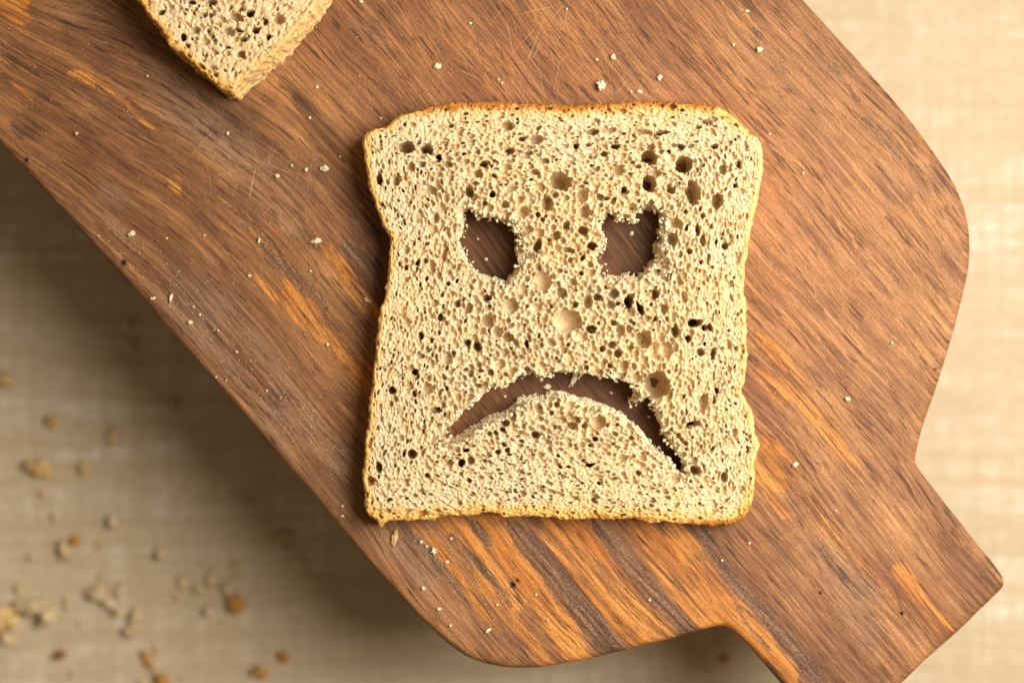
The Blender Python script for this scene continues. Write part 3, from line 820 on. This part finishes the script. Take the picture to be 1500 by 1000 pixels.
def tone1(px, py): return np.clip(.72 - .32 * smooth(1060, 1095, px) * smooth(740, 690, py) + .6 * smooth(215, 165, py) * smooth(560, 680, px) + .5 * smooth(690, 760, py) + .12 * smooth(620, 560, px), 0, 1)
make_slice("bread_slice", slice_px, T1, .218, [(eye_l, .06), (eye_r, .06), (mouth, .12)], BIG, 11,
           "whole slice of brown bread with two torn eye holes and a frowning mouth", bow1, burnt1, toastw1, flare1, 1.0, pockets, None, tone1)

T2 = 18.5
slice2_px = [(x - 5 + 0 * y, y + 1) for x, y in [(208, 0), (252, 62), (290, 96), (331, 129), (345, 134), (358, 116), (388, 92), (415, 70), (449, 28), (472, 0), (500, -60), (560, -160), (690, -290), (705, -330), (680, -370), (560, -470), (420, -590), (350, -660),
             (310, -670), (270, -640), (170, -520), (60, -410), (-20, -330), (-40, -290), (-15, -250), (70, -160), (150, -75)]]
BIG2 = [(309, 4, 9, 4, 6), (366, 20, 7, 5, 6), (281, 3, 6, 3, 5), (346, 25, 9, 6, 2.5), (335, 47, 8, 5, 3), (350, 45, 6, 3, 5), (267, 54, 4, 6, 5), (372, 44, 6, 4, 5), (407, 28, 8, 6, 2.5), (393, 54, 4, 4, 4), (357, 58, 6, 3, 4), (236, 18, 5, 4, 4), (300, 22, 6, 3, 4), (285, 44, 6, 5, 2), (335, 70, 5, 3, 4), (352, 80, 7, 5, 3)]
def bow2(X, Y): return (.0 * X).astype(np.float32)
def burnt2(px, py, d):
    side = (1 - smooth(.4, 2.4, d)) * smooth(350, 330, px)
    return .68 * side
def toastw2(px, py): return 4.2 + 0 * px
def tone2(px, py): return .35 + .55 * smooth(352, 325, px)
def flare2(X, Y): return (.6 + 0 * X).astype(np.float32)
make_slice("bread_slice", slice2_px, T2, .37, [], BIG2, 31,
           "second slice of brown bread, its corner pointing down from the top left edge", bow2, burnt2, toastw2, flare2, 1.0, (), None, tone2)

# ------------------------------------------------------------------ loose crumbs
def crumb_mesh(seed, a, b, c, sub=3, rough=.45):
    """irregular porous lump with half axes a,b,c in mm, resting on z=0"""
    import bmesh
    bm = bmesh.new(); bmesh.ops.create_icosphere(bm, subdivisions=sub, radius=1)
    from mathutils import noise
    off = Vector((seed * 3.17, seed * 1.31, seed * .7))
    for v in bm.verts:
        p = v.co.copy()
        n_ = noise.fractal(p * 1.5 + off, .9, 2.1, 4) * rough + noise.noise(p * 5 + off) * rough * .35
        v.co = p * (1 + n_)
    zmin = min(v.co.z for v in bm.verts)
    for v in bm.verts:
        v.co = Vector((v.co.x * a, v.co.y * b, (v.co.z - zmin) * c)) / 1000
    for f in bm.faces: f.smooth = True
    me = bpy.data.meshes.new("crumb"); bm.to_mesh(me); bm.free()
    return me

def put_crumb(px, py, w, hgt, mat, zone, label, group, seed, ang=0.0, name="bread_crumb", cat="crumb", depth=.6):
    z = 0.0 if zone == 'board' else CZ
    x, y = P(px, py, z)
    k = PX * (H - z) / H
    if zone != 'board': z = cloth_z(x, y)
    me = crumb_mesh(seed, w / 2 * k, hgt / 2 * k, min(w, hgt) / 2 * k * depth, 4 if w > 6 else 3, .8)
    if zone != 'board' and mat == M_PALE: mat = M_TAN
    o = link(name, me, mat)
    o.location = (x / 1000, y / 1000, z / 1000 + (.00012 if zone == 'board' else -.0001))
    o.rotation_euler = (0, 0, math.radians(ang))
    tag(o, label, cat, group)
    return o

GB = "pale crumbs scattered on the board"
BC = [  # px, py, w, h, ang, label
    (194, 342, 10, 8, 20, "white angular crumb near the board's left edge, above the dark nick"),
    (251, 436, 5, 13, -15, "thin upright sliver of white crumb by the board's left edge below the dark nick"),
    (225, 437, 8, 4, 20, "flat pale crumb just left of the upright white sliver on the board"),
    (279, 472, 8, 6, 0, "round white crumb below the upright sliver near the board's left edge"),
    (464, 353, 15, 8, 10, "large pale wedge of crumb topping the orange streak left of the whole slice"),
    (407, 258, 7, 6, 0, "small white crumb lowest of the three above the orange streak, under the second slice"),
    (449, 249, 5, 7, 0, "narrow white crumb in the middle of the row under the second slice"),
    (476, 247, 11, 8, 5, "double white crumb at the right end of the row under the second slice"),
    (113, 196, 6, 6, 0, "lone golden crumb on the board between the short orange arc and the left edge"),
    (641, 98, 10, 9, 30, "white crumb standing alone above the slice's top left crust"),
    (898, 84, 7, 9, 0, "white crumb above the biggest crumb over the slice's top crust"),
    (880, 126, 13, 14, 0, "biggest white crumb just above the middle of the slice's top crust"),
    (937, 135, 9, 5, 0, "flat oval crumb close above the top crust, right of the biggest crumb"),
    (966, 114, 8, 7, 40, "small pale heart shaped crumb above the top crust, last of the row to the right"),
    (1112, 73, 9, 9, 0, "round cream crumb near the board's upper right edge"),
    (1094, 17, 7, 4, 0, "small flat crumb at the upper edge of the photo above the round cream crumb"),
    (636, 806, 8, 10, 15, "white crumb on the board below the slice's bottom left, largest of that cluster"),
    (578, 787, 7, 24, -10, "long yellow splinter of crust below the slice's bottom left corner"),
    (715, 922, 9, 5, 25, "small cream crumb near the lower rounded end of the board"),
    (1164, 680, 8, 8, 0, "white crumb alone on the wood right of the slice's lower right corner"),
    (1241, 584, 7, 6, 0, "small greenish cream crumb in the middle of the board's right part"),
    (380, 352, 4, 9, -15, "narrow pale crumb among the dark streaks left of the whole slice"),
    (539, 440, 10, 6, -35, "dull crumb close to the left side of the whole slice"),
    (502, 741, 5, 5, 0, "small crumb by the board's edge left of the slice's bottom corner"),
    (840, 556, 7, 22, -28, "pale torn splinter of crumb lying inside the mouth opening"),
    (801, 566, 12, 9, 0, "pinkish crumb on the wood at the left middle of the mouth opening"),
    (712, 380, 5, 4, 0, None), (925, 342, 6, 7, 0, None), (700, 350, 3, 3, 0, None), (950, 610, 5, 4, 0, None), (895, 575, 5, 4, 0, None), (740, 580, 5, 4, 0, None),
    (334, 196, 4, 5, 0, None), (617, 793, 6, 5, 0, None), (625, 800, 4, 4, 0, None), (655, 822, 6, 5, 0, None), (643, 891, 6, 5, 0, None), (661, 788, 5, 4, 0, None), (620, 861, 6, 6, 0, None),
    (689, 35, 5, 4, 0, None), (730, 117, 4, 3, 0, None), (735, 122, 4, 3, 0, None), (874, 88, 5, 4, 0, None), (924, 135, 4, 4, 0, None), (830, 14, 4, 4, 0, None), (529, 3, 6, 5, 0, None),
    (1074, 66, 4, 4, 0, None), (293, 461, 4, 4, 0, None), (284, 449, 3, 4, 0, None), (428, 243, 4, 4, 0, None), (366, 404, 6, 4, 0, None), (347, 515, 5, 4, 0, None), (320, 484, 3, 4, 0, None), (332, 557, 3, 3, 0, None), (391, 572, 3, 4, 0, None), (317, 552, 4, 3, 0, None),
    (480, 504, 4, 6, 0, None), (455, 397, 4, 4, 0, None), (502, 755, 6, 4, 0, None), (1306, 502, 4, 4, 0, None), (1097, 795, 4, 4, 0, None), (1057, 820, 4, 4, 0, None), (1176, 254, 4, 4, 0, None), (1127, 197, 4, 3, 0, None),
    (498, 230, 4, 3, 0, None), (558, 174, 5, 4, 0, None), (465, 128, 4, 5, 0, None), (454, 173, 4, 4, 0, None), (216, 112, 5, 4, 0, None), (145, 346, 4, 3, 0, None), (728, 885, 4, 4, 0, None), (802, 907, 4, 4, 0, None), (951, 878, 5, 4, 0, None), (785, 870, 4, 4, 0, None), (660, 915, 5, 4, 0, None), (1224, 748, 3, 4, 0, None), (300, 345, 4, 3, 0, None), (245, 349, 4, 3, 0, None),
]
for i, (x, y, w, hh_, a, lab) in enumerate(BC):
    w *= .86; hh_ *= .86
    mat = M_GOLD if (lab and ("golden" in lab or "yellow" in lab)) else M_PALE
    put_crumb(x, y, w, hh_, mat, 'board', lab or "tiny pale speck of bread crumb lying on the brown wood of the board", GB, i + 1, a)

GC = "blurred crumbs scattered on the cloth"
def cc(x, y, w, h_, mat, lab, seed, ang=0, depth=.8, kind="bread_crumb"):
    put_crumb(x, y, w, h_, mat, 'cloth', lab, GC, seed, ang, kind, "crumb", depth)
CC = [
    (12, 556, 20, 18, M_GOLD, "golden blurred crumb at the photo's left edge, upper one on the cloth", 10),
    (60, 684, 34, 20, M_GOLD, "wide golden crumb on the cloth below the upper left edge crumb", -5),
    (124, 686, 12, 15, M_GOLD, "small golden crumb right of the wide golden crumb on the cloth", 0),
    (165, 763, 12, 18, M_PALE, "pale upright crumb on the cloth above the orange crust flake", 0),
    (112, 790, 15, 12, M_ORANGE, "orange crust flake on the cloth beside a pinkish pale crumb", 20),
    (97, 806, 17, 22, M_PALE, "pinkish pale crumb touching the lower left of the orange flake", 30),
    (8, 904, 40, 34, M_GOLD, "yellow torn crumb cut by the left edge of the photo, part of the big heap", 0),
    (48, 886, 50, 18, M_PALE, "broad cream crumb, top of the big heap at the lower left", 6),
    (70, 902, 22, 26, M_PALE, "hooked cream crumb at the right of the big heap at the lower left", -35),
    (10, 933, 26, 12, M_PALE, "pale crumb under the big heap at the photo's left edge", -15),
    (143, 868, 20, 22, M_PALE, "plump cream crumb at the head of the curved row on the cloth", 30),
    (160, 882, 26, 12, M_PALE, "long tan crumb second in the curved row on the cloth", -35),
    (174, 894, 15, 13, M_PALE, "rosy cream crumb third in the curved row on the cloth", 0),
    (177, 862, 17, 11, M_PALE, "pale oval crumb above the curved row on the cloth", 35),
    (200, 900, 15, 17, M_PALE, "cream crumb right of the dark gap in the curved row", 0),
    (196, 921, 20, 15, M_PALE, "cream crumb at the foot of the curved row on the cloth", 15),
    (235, 811, 13, 16, M_PALE, "dull round crumb on the cloth in the shade above the middle group", 0),
    (268, 853, 10, 17, M_PALE, "upright pale crumb left of the middle group on the cloth", 10),
    (293, 862, 14, 12, M_PALE, "cream crumb in the middle group near the board's shade", 0),
    (310, 847, 10, 20, M_PALE, "slim leaning crumb in the middle group on the cloth", -25),
    (335, 860, 14, 17, M_PALE, "yellowish crumb right above the round orange flake", 0),
    (348, 883, 20, 22, M_ORANGE, "round orange crust flake right of the middle group on the cloth", 0),
    (306, 895, 15, 12, M_PALE, "pale crumb left of the round orange crust flake", 0),
    (412, 787, 20, 14, M_PALE, "dim shaded crumb on the cloth nearest the board's left edge", 20),
    (439, 818, 12, 12, M_PALE, "dim small crumb below the shaded crumb nearest the board", 0),
    (90, 957, 14, 12, M_BROWN, "reddish brown flake on the cloth below the big heap", 0),
    (216, 962, 9, 24, M_ORANGE, "long orange flake below the foot of the curved row", 32),
    (239, 995, 16, 18, M_ORANGE, "orange flake cut by the bottom edge of the photo", 0),
    (382, 983, 22, 13, M_ORANGE, "wide orange flake at the bottom edge nearest the board's tip", -15),
    (418, 960, 14, 14, M_ORANGE, "small orange flake right above the wide orange flake", 0),
    (1063, 962, 10, 13, M_ORANGE, "single brown yellow flake on the cloth in the notch beside the board's handle", 0),
    (188, 475, 13, 11, M_PALE, "faint shaded crumb on the cloth level with the slice's middle", 0),
    (193, 507, 13, 9, M_PALE, "second faint crumb just below the faint shaded one", 0),
    (255, 591, 11, 13, M_PALE, "faint crumb in the dark shade beside the board's left edge", 0),
    (80, 617, 17, 15, M_GOLD, "soft golden crumb in the half shade above the wide golden crumb", 0),
    (167, 638, 12, 20, M_GOLD, "slim golden crumb in the half shade right of the soft golden one", -15),
]
for i, (x, y, w, h_, mat, lab, a) in enumerate(CC):
    cc(x, y, w, h_, mat, lab, 200 + i, a, .8, "crust_flake" if "flake" in lab else "bread_crumb")
sr = random.Random(44)
for i in range(26):
    x = sr.uniform(0, 430); y = sr.uniform(720, 1000)
    if x > (y - 260) / 1.3: continue
    cc(x, y, sr.uniform(5, 10), sr.uniform(5, 9), sr.choice((M_PALE, M_PALE, M_GOLD)), "tiny blurred fleck of crumb on the linen at the lower left", 300 + i, sr.uniform(0, 180))

# fine crumb dust on the board: nobody could count it
def dust():
    r = random.Random(5)
    import bmesh
    Vs = []; Fs = []
    spots = []
    for _ in range(900):
        if r.random() < .5:
            t = r.random(); x = 150 + 560 * t + abs(r.gauss(0, 45)) * .9; y = 360 + 590 * t - abs(r.gauss(0, 45)) * .7
        else:
            x = r.uniform(0, 1400); y = r.uniform(0, 980)
        spots.append((x, y))
    arr = np.array(spots); q = [P(a, b) for a, b in spots]
    d, _ = poly_sd(np.array([p[0] for p in q]), np.array([p[1] for p in q]), board_outline()[::3])
    ds, _ = poly_sd(arr[:, 0], arr[:, 1], slice_px)
    for (x, y), dd, d2 in zip(q, d, ds):
        if dd > -1.5 or d2 < 6: continue
        s_ = r.uniform(.08, .22); b0 = len(Vs)
        for k in range(6):
            a = k / 6 * 6.28; rr = s_ * r.uniform(.7, 1.3)
            Vs.append((x + rr * math.cos(a), y + rr * math.sin(a), .1 + 0.0))
        Vs.append((x + r.uniform(-.05, .05), y, .12 + s_ * 1.1)); Vs.append((x, y, -.05))
        for k in range(6):
            Fs.append((b0 + k, b0 + (k + 1) % 6, b0 + 6)); Fs.append((b0 + (k + 1) % 6, b0 + k, b0 + 7))
    o = link("crumb_dust", np_mesh("crumb_dust", np.array(Vs) / 1000, np.array(Fs)), M_PALE)
    tag(o, "fine pale crumb dust sprinkled over the wooden board", "crumb dust", kind="stuff")
dust()
